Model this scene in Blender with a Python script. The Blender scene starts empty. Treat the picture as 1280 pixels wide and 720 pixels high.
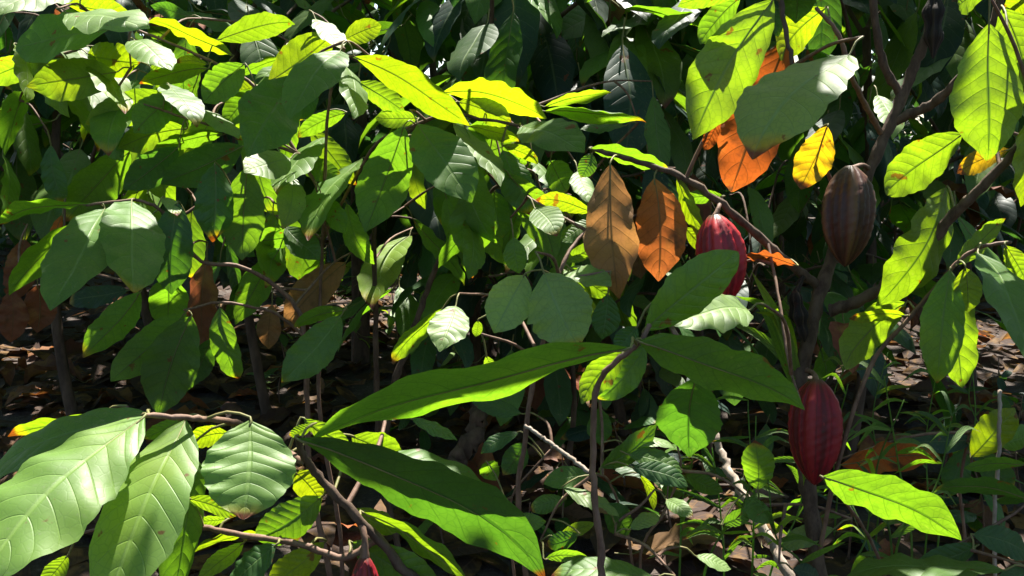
import bpy, math, random
import numpy as np
from mathutils import Vector, Matrix

random.seed(7)
rng = np.random.default_rng(7)
scene = bpy.context.scene
COL = scene.collection
R = math.radians

# ------------------------------------------------------------------ camera, sky, sun, exposure
CAM = np.array([0.0, 0.0, 1.25])
PITCH = 10.0
FPX = 1108.5                                   # focal length in pixels of the 1280 px wide photograph
cam_d = bpy.data.cameras.new('camera')
cam_d.sensor_width = 36.0
cam_d.lens = 36.0 * FPX / 1280.0
cam_d.clip_start = 0.02
cam_d.clip_end = 500
cam = bpy.data.objects.new('camera', cam_d)
COL.objects.link(cam)
cam.location = CAM
cam.rotation_euler = (R(90 - PITCH), 0, 0)
scene.camera = cam

SUN_EL, SUN_AZ = 63.0, 16.0                    # azimuth: degrees from +Y (ahead) towards +X (right)
SUN = np.array([math.cos(R(SUN_EL)) * math.sin(R(SUN_AZ)), math.cos(R(SUN_EL)) * math.cos(R(SUN_AZ)), math.sin(R(SUN_EL))])
world = bpy.data.worlds.new('World')
scene.world = world
world.use_nodes = True
wn = world.node_tree
wn.nodes.clear()
sky = wn.nodes.new('ShaderNodeTexSky')
sky.sky_type = 'NISHITA'
sky.sun_disc = False
sky.sun_elevation = R(SUN_EL)
sky.sun_rotation = R(SUN_AZ)
bg = wn.nodes.new('ShaderNodeBackground')
bg.inputs['Strength'].default_value = 0.075
wo = wn.nodes.new('ShaderNodeOutputWorld')
wn.links.new(sky.outputs[0], bg.inputs[0])
wn.links.new(bg.outputs[0], wo.inputs[0])
sun_d = bpy.data.lights.new('sun', 'SUN')
sun_d.energy = 5.0
sun_d.angle = R(0.53)
sun_d.color = (1.0, 0.95, 0.86)
sun_o = bpy.data.objects.new('sun', sun_d)
COL.objects.link(sun_o)
sun_o.rotation_euler = Vector((-SUN[0], -SUN[1], -SUN[2])).to_track_quat('-Z', 'Y').to_euler()
scene.view_settings.view_transform = 'Standard'
scene.view_settings.look = 'None'
scene.view_settings.gamma = 1.0
scene.view_settings.use_curve_mapping = False
scene.view_settings.exposure = 2.15
scene.cycles.use_denoising = True
scene.cycles.max_bounces = 8
scene.cycles.diffuse_bounces = 4
scene.cycles.transmission_bounces = 6
scene.cycles.caustics_reflective = False
scene.cycles.caustics_refractive = False

# ------------------------------------------------------------------ pixels to places
CF = np.array([0, math.cos(R(PITCH)), -math.sin(R(PITCH))])
CR = np.array([1.0, 0, 0])
CU = np.array([0, math.sin(R(PITCH)), math.cos(R(PITCH))])


def at(px, py, d):
    """The point at depth d (metres ahead of the lens) seen at a pixel of the 1280 x 720 photograph."""
    return CAM + CF * d + CR * ((px - 640) / FPX * d) + CU * ((360 - py) / FPX * d)


def ground_at(px, py):
    dr = CF + CR * ((px - 640) / FPX) + CU * ((360 - py) / FPX)
    t = -CAM[2] / dr[2]
    return CAM + dr * t


def proj(p):
    v = p - CAM
    d = v @ CF
    if d < 0.05:
        return None
    return 640 + (v @ CR) / d * FPX, 360 - (v @ CU) / d * FPX, d


def unit(v):
    return v / max(np.linalg.norm(v), 1e-9)


# ------------------------------------------------------------------ materials
def new_mat(name):
    m = bpy.data.materials.new(name)
    m.use_nodes = True
    m.node_tree.nodes.clear()
    return m, m.node_tree


class NT:
    """Small helper to write node trees."""
    def __init__(self, tree):
        self.t = tree

    def n(self, kind, **kw):
        nd = self.t.nodes.new(kind)
        for k, v in kw.items():
            setattr(nd, k, v)
        return nd

    def set(self, sock, v):
        if isinstance(v, bpy.types.NodeSocket):
            self.t.links.new(v, sock)
        else:
            sock.default_value = v

    def math(self, op, a, b=0.0, c=0.0, clamp=False):
        nd = self.n('ShaderNodeMath', operation=op, use_clamp=clamp)
        self.set(nd.inputs[0], a)
        self.set(nd.inputs[1], b)
        self.set(nd.inputs[2], c)
        return nd.outputs[0]

    def smooth(self, x, lo, hi):
        nd = self.n('ShaderNodeMapRange', interpolation_type='SMOOTHSTEP')
        self.set(nd.inputs[0], x)
        self.set(nd.inputs[1], lo)
        self.set(nd.inputs[2], hi)
        return nd.outputs[0]

    def mix(self, f, a, b, blend='MIX'):
        nd = self.n('ShaderNodeMix', data_type='RGBA', blend_type=blend)
        self.set(nd.inputs[0], f)
        self.set(nd.inputs[6], a)
        self.set(nd.inputs[7], b)
        return nd.outputs[2]

    def noise(self, vec, scale, detail=3.0, rough=0.55):
        nd = self.n('ShaderNodeTexNoise')
        if vec is not None:
            self.set(nd.inputs['Vector'], vec)
        nd.inputs['Scale'].default_value = scale
        nd.inputs['Detail'].default_value = detail
        nd.inputs['Roughness'].default_value = rough
        return nd.outputs[0]

    def scale_col(self, col, k):
        nd = self.n('ShaderNodeMix', data_type='RGBA', blend_type='MULTIPLY')
        nd.inputs[0].default_value = 1.0
        self.set(nd.inputs[6], col)
        nd.inputs[7].default_value = (*k, 1)
        return nd.outputs[2]


NV = 9.0          # side veins along a leaf


def leaf_material(name, dry=False):
    m, t = new_mat(name)
    g = NT(t)
    uv = g.n('ShaderNodeUVMap').outputs[0]
    sep = g.n('ShaderNodeSeparateXYZ')
    t.links.new(uv, sep.inputs[0])
    u, v = sep.outputs[0], sep.outputs[1]
    av = g.math('ABSOLUTE', g.math('MULTIPLY_ADD', v, 2.0, -1.0))
    info = g.n('ShaderNodeObjectInfo')
    rnd = info.outputs['Random']
    base = info.outputs['Color']
    alpha = info.outputs['Alpha']
    tc = g.n('ShaderNodeTexCoord').outputs['Object']
    offs = g.n('ShaderNodeVectorMath', operation='ADD')
    t.links.new(tc, offs.inputs[0])
    cmb = g.n('ShaderNodeCombineXYZ')
    for i in range(3):
        t.links.new(g.math('MULTIPLY', rnd, 37.0 + 11 * i), cmb.inputs[i])
    t.links.new(cmb.outputs[0], offs.inputs[1])
    P = offs.outputs[0]
    # veins
    wob = g.math('MULTIPLY', g.math('SUBTRACT', g.noise(P, 14.0, 1.0), 0.5), 0.35)
    ph = g.math('ADD', g.math('MULTIPLY', g.math('SUBTRACT', u, g.math('MULTIPLY', g.math('POWER', av, 1.3), 0.17)), NV), wob)
    fr = g.math('FRACT', ph)
    tri = g.math('ABSOLUTE', g.math('MULTIPLY_ADD', fr, 2.0, -1.0))
    side = g.math('MULTIPLY', g.smooth(tri, 0.90, 1.0), g.smooth(av, 1.0, 0.75))
    mid = g.smooth(av, 0.07, 0.02)
    vein = g.math('MAXIMUM', g.math('MULTIPLY', side, 0.65), mid)
    vor = g.n('ShaderNodeTexVoronoi', feature='DISTANCE_TO_EDGE')
    t.links.new(P, vor.inputs['Vector'])
    vor.inputs['Scale'].default_value = 95.0
    net = g.smooth(vor.outputs[0], 0.10, 0.0)
    # colour: large soft patches, dry tip, brown spots
    n1 = g.noise(P, 9.0, 3.0)
    n2 = g.noise(P, 46.0, 4.0)
    val = g.math('MULTIPLY_ADD', n1, 0.7, 0.62)
    val = g.math('MULTIPLY', val, g.math('MULTIPLY_ADD', rnd, 0.35, 0.82))
    vm = g.n('ShaderNodeVectorMath', operation='SCALE')
    t.links.new(base, vm.inputs[0])
    t.links.new(val, vm.inputs['Scale'])
    col = vm.outputs[0]
    if dry:
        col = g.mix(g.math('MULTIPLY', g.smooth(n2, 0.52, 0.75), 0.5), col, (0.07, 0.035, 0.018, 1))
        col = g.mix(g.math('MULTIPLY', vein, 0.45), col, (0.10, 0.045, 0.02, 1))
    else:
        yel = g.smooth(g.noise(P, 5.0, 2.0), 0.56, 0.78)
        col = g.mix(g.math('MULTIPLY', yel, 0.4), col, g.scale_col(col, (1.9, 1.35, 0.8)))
    tip = g.smooth(g.math('ADD', g.math('ADD', u, g.math('MULTIPLY', g.math('SUBTRACT', n1, 0.5), 0.35)), alpha), 1.02, 1.06)
    spots = g.smooth(g.noise(P, 34.0, 3.0), 0.67, 0.71)
    blem = g.math('MAXIMUM', tip, g.math('MULTIPLY', spots, 0.8))
    halo = g.math('MULTIPLY', g.smooth(g.math('ADD', g.math('ADD', u, g.math('MULTIPLY', g.math('SUBTRACT', n1, 0.5), 0.35)), alpha), 0.93, 1.04), g.math('MULTIPLY', g.smooth(alpha, 0.03, 0.08), 0.75))
    if not dry:
        col = g.mix(halo, col, (0.30, 0.20, 0.015, 1))
        col = g.mix(blem, col, (0.13, 0.035, 0.012, 1))
    if not dry:
        dust = g.math('MULTIPLY', g.smooth(g.noise(P, 120.0, 4.0, 0.7), 0.56, 0.74), g.smooth(g.noise(P, 11.0, 2.0), 0.45, 0.65))
        col = g.mix(g.math('MULTIPLY', dust, 0.35), col, (0.22, 0.23, 0.17, 1))
    else:
        col = g.mix(g.math('MULTIPLY', g.smooth(g.noise(P, 12.0, 3.0), 0.5, 0.66), 0.45), col, (0.30, 0.17, 0.05, 1))
        col = g.mix(g.smooth(g.noise(P, 16.0, 3.0), 0.62, 0.72), col, (0.085, 0.04, 0.02, 1))
    geo = g.n('ShaderNodeNewGeometry')
    back = geo.outputs['Backfacing']
    # reflected colour: upper side shows pale veins, underside is paler and duller
    veincol = g.mix(1.0, col, (0.08, 0.10, 0.035, 1) if not dry else (0.05, 0.03, 0.01, 1), 'ADD')
    top = g.mix(g.math('MULTIPLY', vein, 0.85), col, veincol)
    under = g.mix(0.3, col, (0.10, 0.13, 0.055, 1) if not dry else (0.16, 0.09, 0.05, 1))
    refl = g.mix(back, top, under)
    # light that passes through: yellower, veins dark
    trn = g.scale_col(col, (2.35, 2.3, 0.4) if not dry else (1.7, 1.35, 0.9))
    thick = g.math('MAXIMUM', g.math('MULTIPLY', vein, 0.8), g.math('MULTIPLY', net, 0.34))
    trn = g.mix(g.math('MULTIPLY', g.smooth(g.noise(P, 17.0, 4.0, 0.65), 0.42, 0.7), 0.45), trn, g.scale_col(trn, (0.55, 0.68, 0.5)))
    trn = g.mix(thick, trn, g.scale_col(trn, (0.30, 0.42, 0.3)))
    hgt = g.math('ADD', g.math('MULTIPLY', g.math('SUBTRACT', 1.0, vein), 1.0), g.math('MULTIPLY', g.math('SINE', g.math('MULTIPLY', fr, math.pi)), 0.9))
    hgt = g.math('ADD', hgt, g.math('MULTIPLY', g.math('SUBTRACT', 1.0, net), 0.07))
    hgt = g.math('ADD', hgt, g.math('MULTIPLY', n2, 0.5))
    bump = g.n('ShaderNodeBump')
    bump.inputs['Strength'].default_value = 0.55
    bump.inputs['Distance'].default_value = 0.0011
    t.links.new(hgt, bump.inputs['Height'])
    pr = g.n('ShaderNodeBsdfPrincipled')
    t.links.new(refl, pr.inputs['Base Color'])
    g.set(pr.inputs['Roughness'], g.math('ADD', g.math('MULTIPLY_ADD', n2, 0.3, 0.37 if not dry else 0.6), g.math('MULTIPLY', back, 0.2)))
    pr.inputs['Specular IOR Level'].default_value = 0.5 if not dry else 0.25
    t.links.new(bump.outputs[0], pr.inputs['Normal'])
    tl = g.n('ShaderNodeBsdfTranslucent')
    t.links.new(trn, tl.inputs['Color'])
    t.links.new(bump.outputs[0], tl.inputs['Normal'])
    mx = g.n('ShaderNodeMixShader')
    mx.inputs[0].default_value = 0.48 if not dry else 0.38
    t.links.new(pr.outputs[0], mx.inputs[1])
    t.links.new(tl.outputs[0], mx.inputs[2])
    out = g.n('ShaderNodeOutputMaterial')
    t.links.new(mx.outputs[0], out.inputs[0])
    return m


def bark_material(name, c1, c2, scale=60.0, rough=0.85, bump_d=0.003, spec=0.3):
    m, t = new_mat(name)
    g = NT(t)
    tc = g.n('ShaderNodeTexCoord').outputs['Object']
    mp = g.n('ShaderNodeMapping')
    t.links.new(tc, mp.inputs[0])
    mp.inputs['Scale'].default_value = (1, 1, 0.4)
    n1 = g.noise(mp.outputs[0], scale, 5.0, 0.65)
    n2 = g.noise(tc, scale * 0.17, 3.0)
    col = g.mix(g.smooth(n1, 0.3, 0.7), (*c1, 1), (*c2, 1))
    col = g.mix(g.math('MULTIPLY', g.smooth(n2, 0.5, 0.75), 0.55), col, (c2[0] * 1.5, c2[1] * 1.6, c2[2] * 1.5, 1))
    bump = g.n('ShaderNodeBump')
    bump.inputs['Strength'].default_value = 0.8
    bump.inputs['Distance'].default_value = bump_d
    t.links.new(n1, bump.inputs['Height'])
    pr = g.n('ShaderNodeBsdfPrincipled')
    t.links.new(col, pr.inputs['Base Color'])
    pr.inputs['Roughness'].default_value = rough
    pr.inputs['Specular IOR Level'].default_value = spec
    t.links.new(bump.outputs[0], pr.inputs['Normal'])
    out = g.n('ShaderNodeOutputMaterial')
    t.links.new(pr.outputs[0], out.inputs[0])
    return m


def pod_material(name, c_body, c_ridge, c_groove, spec=0.38, rough=0.42):
    m, t = new_mat(name)
    g = NT(t)
    uv = g.n('ShaderNodeUVMap').outputs[0]
    sep = g.n('ShaderNodeSeparateXYZ')
    t.links.new(uv, sep.inputs[0])
    u, th = sep.outputs[0], sep.outputs[1]
    tc = g.n('ShaderNodeTexCoord').outputs['Object']
    n1 = g.noise(tc, 30.0, 4.0, 0.6)
    n2 = g.noise(tc, 150.0, 4.0, 0.6)
    c5 = g.math('COSINE', g.math('ADD', g.math('MULTIPLY', th, 2 * math.pi * 5), g.math('MULTIPLY', n1, 0.8)))
    groove = g.math('MAXIMUM', g.smooth(c5, -0.6, -1.0), g.math('MULTIPLY', g.smooth(g.math('ABSOLUTE', c5), 0.28, 0.0), 0.8))
    ridge = g.smooth(g.math('ABSOLUTE', g.math('COSINE', g.math('MULTIPLY', th, math.pi * 5))), 0.80, 1.0)
    col = g.mix(g.smooth(n1, 0.35, 0.7), (*c_body, 1), (c_body[0] * 0.55, c_body[1] * 0.7, c_body[2] * 0.8, 1))
    col = g.mix(g.math('MULTIPLY', ridge, g.math('MULTIPLY', n1, 1.2)), col, (*c_ridge, 1))
    col = g.mix(groove, col, (*c_groove, 1))  # groove colour also carries furrow shade that frontal light leaves weak
    n3 = g.noise(tc, 55.0, 3.0, 0.6)
    col = g.mix(g.math('MULTIPLY', g.smooth(n3, 0.62, 0.70), 0.8), col, (0.03, 0.012, 0.01, 1))
    col = g.mix(g.smooth(u, 0.07, 0.0), col, (0.07, 0.035, 0.02, 1))
    col = g.mix(g.smooth(n2, 0.62, 0.75), col, (c_ridge[0] * 0.9, c_ridge[1] * 0.9, c_ridge[2] * 0.8, 1))
    bump = g.n('ShaderNodeBump')
    bump.inputs['Strength'].default_value = 0.6
    bump.inputs['Distance'].default_value = 0.0015
    t.links.new(g.math('ADD', n1, g.math('MULTIPLY', n2, 0.5)), bump.inputs['Height'])
    pr = g.n('ShaderNodeBsdfPrincipled')
    t.links.new(col, pr.inputs['Base Color'])
    pr.inputs['Roughness'].default_value = rough
    pr.inputs['Specular IOR Level'].default_value = spec
    t.links.new(bump.outputs[0], pr.inputs['Normal'])
    out = g.n('ShaderNodeOutputMaterial')
    t.links.new(pr.outputs[0], out.inputs[0])
    return m


def ground_material():
    m, t = new_mat('soil')
    g = NT(t)
    tc = g.n('ShaderNodeTexCoord').outputs['Object']
    n1 = g.noise(tc, 3.0, 5.0, 0.6)
    n2 = g.noise(tc, 45.0, 5.0, 0.7)
    col = g.mix(g.smooth(n1, 0.35, 0.65), (0.035, 0.024, 0.018, 1), (0.07, 0.052, 0.043, 1))
    col = g.mix(g.smooth(n2, 0.5, 0.75), col, (0.12, 0.095, 0.08, 1))
    bump = g.n('ShaderNodeBump')
    bump.inputs['Strength'].default_value = 1.0
    bump.inputs['Distance'].default_value = 0.02
    t.links.new(n2, bump.inputs['Height'])
    pr = g.n('ShaderNodeBsdfPrincipled')
    t.links.new(col, pr.inputs['Base Color'])
    pr.inputs['Roughness'].default_value = 0.95
    t.links.new(bump.outputs[0], pr.inputs['Normal'])
    out = g.n('ShaderNodeOutputMaterial')
    t.links.new(pr.outputs[0], out.inputs[0])
    return m


M_LEAF = leaf_material('leaf_green')
M_DRY = leaf_material('leaf_dry', dry=True)
M_STALK = bark_material('stalk', (0.10, 0.115, 0.030), (0.16, 0.13, 0.050), 90.0, 0.6, 0.0008)
M_BARK = bark_material('bark', (0.036, 0.021, 0.014), (0.095, 0.062, 0.043), 70.0)
M_TWIG = bark_material('twig_bark', (0.085, 0.045, 0.03), (0.17, 0.10, 0.07), 90.0, 0.7, 0.0015)
M_DARKBARK = bark_material('dark_bark', (0.05, 0.032, 0.024), (0.11, 0.07, 0.05), 30.0, 0.9, 0.008)
M_STICK = bark_material('dead_wood', (0.17, 0.13, 0.10), (0.33, 0.27, 0.22), 70.0, 0.9, 0.002)
M_SOIL = ground_material()
M_POD_RED = pod_material('pod_red', (0.34, 0.008, 0.020), (0.36, 0.022, 0.026), (0.14, 0.005, 0.011))
M_POD_DEEP = pod_material('pod_deep_red', (0.20, 0.005, 0.012), (0.22, 0.014, 0.016), (0.075, 0.003, 0.006), 0.3, 0.5)
M_POD_BROWN = pod_material('pod_brown', (0.062, 0.017, 0.010), (0.12, 0.055, 0.026), (0.028, 0.008, 0.006), 0.4, 0.5)
M_POD_DEAD = pod_material('pod_withered', (0.02, 0.014, 0.012), (0.045, 0.03, 0.022), (0.01, 0.007, 0.006), 0.2, 0.8)

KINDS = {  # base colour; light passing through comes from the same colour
    'g': (0.072, 0.155, 0.024), 'd': (0.036, 0.095, 0.022), 'k': (0.019, 0.050, 0.034),  # k holds background shade and bluish sky sheen in its colour
    'y': (0.125, 0.205, 0.020), 'm': (0.085, 0.170, 0.022), 'p': (0.16, 0.25, 0.08),  # p: pale leaf, paled further to carry direct sun
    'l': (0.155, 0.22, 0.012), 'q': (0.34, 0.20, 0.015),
    'v': (0.17, 0.26, 0.085), 'w': (0.115, 0.215, 0.040), 'c': (0.32, 0.105, 0.030), 'o': (0.36, 0.095, 0.018), 'b': (0.26, 0.145, 0.065), 'r': (0.15, 0.055, 0.03),  # v is paled to put sky sheen and glare into the colour
}
DRYKINDS = 'obrc'


# ------------------------------------------------------------------ mesh building
class MB:
    def __init__(self):
        self.v, self.f, self.uv, self.mi = [], [], [], []
        self.n = 0

    def add(self, verts, faces, uvs=None, mi=0):
        off = self.n
        verts = np.asarray(verts, float)
        self.v.append(verts)
        self.f += [tuple(i + off for i in f) for f in faces]
        self.uv.append(np.asarray(uvs, float) if uvs is not None else np.zeros((len(verts), 2)))
        self.mi += [mi] * len(faces)
        self.n += len(verts)

    def mesh(self, name, mats):
        me = bpy.data.meshes.new(name)
        V = np.concatenate(self.v)
        me.from_pydata(V.tolist(), [], self.f)
        UV = np.concatenate(self.uv)
        li = np.empty(len(me.loops), dtype=np.int32)
        me.loops.foreach_get('vertex_index', li)
        lay = me.uv_layers.new(name='UVMap')
        lay.data.foreach_set('uv', UV[li].astype(np.float32).ravel())
        for m in mats:
            me.materials.append(m)
        if len(mats) > 1:
            me.polygons.foreach_set('material_index', np.array(self.mi, dtype=np.int32))
        me.polygons.foreach_set('use_smooth', np.ones(len(self.f), dtype=bool))
        me.update()
        return me


def link(name, me, parent=None, mat=None):
    o = bpy.data.objects.new(name, me)
    COL.objects.link(o)
    if mat is not None:
        o.matrix_world = mat
    if parent is not None:
        o.parent = parent
        pm = Matrix.Translation(parent['_loc']) if '_loc' in parent else None
        if pm is not None:
            o.matrix_parent_inverse = pm.inverted()
    return o


ROOTS = []


def thing(name, label, cat, loc, group=None):
    o = bpy.data.objects.new(name, None)
    COL.objects.link(o)
    o.location = loc
    o['_loc'] = [float(x) for x in loc]
    o.empty_display_size = 0.05
    o['label'] = label
    o['category'] = cat
    if group:
        o['group'] = group
    ROOTS.append(o)
    return o


def kind(o, k, label=None):
    o['kind'] = k
    if label:
        o['label'] = label
    return o


def spline(P, n):
    """Catmull-Rom through the rows of P (any number of columns)."""
    P = np.asarray(P, float)
    if len(P) == 2:
        t = np.linspace(0, 1, n)[:, None]
        return P[0] * (1 - t) + P[1] * t
    Q = np.vstack([2 * P[0] - P[1], P, 2 * P[-1] - P[-2]])
    out = []
    for s in np.linspace(0, len(P) - 1 - 1e-6, n):
        i = int(s)
        t = s - i
        p0, p1, p2, p3 = Q[i], Q[i + 1], Q[i + 2], Q[i + 3]
        out.append(0.5 * (2 * p1 + (p2 - p0) * t + (2 * p0 - 5 * p1 + 4 * p2 - p3) * t * t + (3 * p1 - p0 - 3 * p2 + p3) * t ** 3))
    return np.array(out)


def tube(mb, pts, rad, seg=7, mi=0, lump=0.0):
    pts = np.asarray(pts, float)
    n = len(pts)
    rad = np.broadcast_to(rad, n)
    T = np.gradient(pts, axis=0)
    T /= np.maximum(np.linalg.norm(T, axis=1)[:, None], 1e-9)
    ref = np.array([0.31, 0.17, 0.93]) if abs(T[0][2]) < 0.8 else np.array([0.9, 0.3, 0.1])
    verts, uvs = [], []
    u = unit(np.cross(T[0], ref))
    for i in range(n):
        u = unit(u - T[i] * (u @ T[i]))
        w = np.cross(T[i], u)
        for k in range(seg):
            a = 2 * math.pi * k / seg
            r = rad[i] * (1 + (lump * (rng.random() - 0.5) if lump else 0))
            verts.append(pts[i] + r * (math.cos(a) * u + math.sin(a) * w))
            uvs.append((i / n, k / seg))
    faces = []
    for i in range(n - 1):
        for k in range(seg):
            a, b = i * seg + k, i * seg + (k + 1) % seg
            faces.append((a, b, b + seg, a + seg))
    verts.append(pts[-1] + T[-1] * rad[-1] * 0.6)
    uvs.append((1, 0))
    e = len(verts) - 1
    for k in range(seg):
        faces.append(((n - 1) * seg + k, (n - 1) * seg + (k + 1) % seg, e))
    mb.add(verts, faces, uvs, mi)


_PT = np.array([0, .03, .08, .16, .28, .42, .55, .68, .79, .87, .925, .96, .985, 1.0])
_PW = np.array([.03, .20, .41, .65, .87, .98, 1.0, .95, .81, .61, .38, .20, .09, .0])
_PW2 = np.array([.03, .15, .32, .54, .78, .94, 1.0, .92, .70, .46, .25, .13, .065, .0])


def leaf_verts(L, W, bend=0.4, fold=0.15, arch=0.25, corr=0.012, wave=0.03, twist=0.0, seed=0, nu=20, nv=8, bites=0):
    """A leaf blade: local x runs from stalk to tip, z is its upper side. The chord from base to tip is exactly L."""
    r = np.random.default_rng(seed)
    t = np.linspace(0, 1, nu + 1) ** 0.95
    # finer rows near the pointed tip
    t = np.unique(np.concatenate([t, [0.93, 0.965, 0.985]]))
    n = len(t)
    skew = r.uniform(-0.05, 0.05)
    blunt = r.uniform(0, 1)
    hw = np.interp(np.clip(t + skew * t * (1 - t), 0, 1), _PT, _PW * blunt + _PW2 * (1 - blunt)) * W * 0.5
    s = np.linspace(-1, 1, nv + 1)
    tt, ss = np.meshgrid(t, s, indexing='ij')
    ph1, ph2, ph3 = r.uniform(0, 6.28, 3)
    f1, f2 = r.uniform(2.2, 4.0), r.uniform(3.0, 5.5)
    edge = 1 + 0.016 * np.sin(tt * 23 + ph1 + 2 * np.sign(ss)) + 0.03 * np.sin(tt * 11 + ph2)
    edge = edge + 0.025 * np.sin(tt * 57 + ph3 * 3 + np.sign(ss)) * (np.abs(ss) > 0.9)
    for _ in range(bites):
        t0, sd, dp, bw = r.uniform(.25, .97), r.choice([-1, 1]), r.uniform(.06, .28), r.uniform(.008, .02)
        edge = edge * (1 - dp * np.exp(-((tt - t0) / bw) ** 2) * (ss * sd > 0) * np.abs(ss) ** 2)
    y = ss * hw[:, None] * edge
    ay = np.abs(y)
    z = ay * math.tan(fold) - arch * y * y / (W * 0.5) * 1.2
    veinph = (tt - 0.17 * np.abs(ss) ** 1.3) * NV
    z += corr * W * np.abs(ss) ** 0.6 * (np.abs(np.sin(np.pi * veinph)) - 0.5) * 1.6 * np.minimum(1, hw[:, None] / (W * 0.25))
    env = (hw / (W * 0.5))[:, None]
    z += wave * W * env * np.abs(ss) ** 1.5 * (np.sin(tt * f1 * 6.28 + ph1) * (ss > 0) + np.sin(tt * f2 * 6.28 + ph2) * (ss < 0))
    z += 0.02 * L * np.sin(tt * 5 + ph3) * (tt * (1 - tt) * 4)
    # twist about the axis
    a = twist * (tt - 0.5)
    y, z = y * np.cos(a) - z * np.sin(a), y * np.sin(a) + z * np.cos(a)
    # bend along the length (drooping tip), stronger towards the end
    ang = bend * (t ** 1.4 - 0.35) + r.uniform(-.1, .7) * np.clip((t - .85) / .15, 0, 1)
    dx = np.gradient(t) * np.cos(ang)
    dz = -np.gradient(t) * np.sin(ang)
    cx = np.concatenate([[0], np.cumsum((np.cos(ang[1:]) + np.cos(ang[:-1])) / 2 * np.diff(t))]) * L
    cz = np.concatenate([[0], np.cumsum(-(np.sin(ang[1:]) + np.sin(ang[:-1])) / 2 * np.diff(t))]) * L
    X = cx[:, None] + z * np.sin(ang)[:, None]
    Z = cz[:, None] + z * np.cos(ang)[:, None]
    # rotate the chord back on to the x axis
    b = math.atan2(cz[-1], cx[-1])
    k = L / math.hypot(cx[-1], cz[-1])
    X2 = (X * math.cos(b) + Z * math.sin(b)) * k
    Z2 = (-X * math.sin(b) + Z * math.cos(b)) * k
    # sideways sweep
    sw = r.uniform(-0.05, 0.05) * L
    Y2 = y + sw * 4 * tt * (1 - tt)
    V = np.stack([X2, Y2, Z2], -1).reshape(-1, 3)
    UV = np.stack([tt, (ss + 1) / 2], -1).reshape(-1, 2)
    m = nv + 1
    F = []
    for i in range(n - 1):
        for j in range(nv):
            q = i * m + j
            F.append((q, q + m, q + m + 1, q + 1))
    return V, F, UV


def frame_from(a, nrm):
    a = unit(a)
    nrm = unit(nrm - a * (nrm @ a))
    yv = np.cross(nrm, a)
    return a, yv, nrm


def mat4(o, x, y, z):
    return Matrix(((x[0], y[0], z[0], o[0]), (x[1], y[1], z[1], o[1]), (x[2], y[2], z[2], o[2]), (0, 0, 0, 1)))


# ------------------------------------------------------------------ sun bookkeeping: which points the sun must reach
SU = unit(np.cross(SUN, np.array([1.0, 0, 0])))
SV = np.cross(SUN, SU)
LIT, SHADE, LEAFLOG = [], [], []


def sun_uvt(p):
    p = np.asarray(p)
    return np.stack([p @ SU, p @ SV, p @ SUN], -1)


_litA = None


def blocks_sun(p, rad, tip=None):
    """True when a leaf from p to tip, rad wide to each side, would cut the sun off from something that the photograph shows lit."""
    global _litA
    if _litA is None or len(_litA) != len(LIT):
        _litA = sun_uvt(np.array(LIT))
    q = sun_uvt(p)
    if tip is None:
        dd = np.hypot(_litA[:, 0] - q[0], _litA[:, 1] - q[1])
    else:
        e = sun_uvt(tip) - q
        k = np.clip(((_litA[:, 0] - q[0]) * e[0] + (_litA[:, 1] - q[1]) * e[1]) / max(e[0] ** 2 + e[1] ** 2, 1e-9), 0, 1)
        dd = np.hypot(_litA[:, 0] - q[0] - k * e[0], _litA[:, 1] - q[1] - k * e[1])
    return bool(np.any((dd < rad) & (_litA[:, 2] < q[2] - 0.02)))


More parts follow.
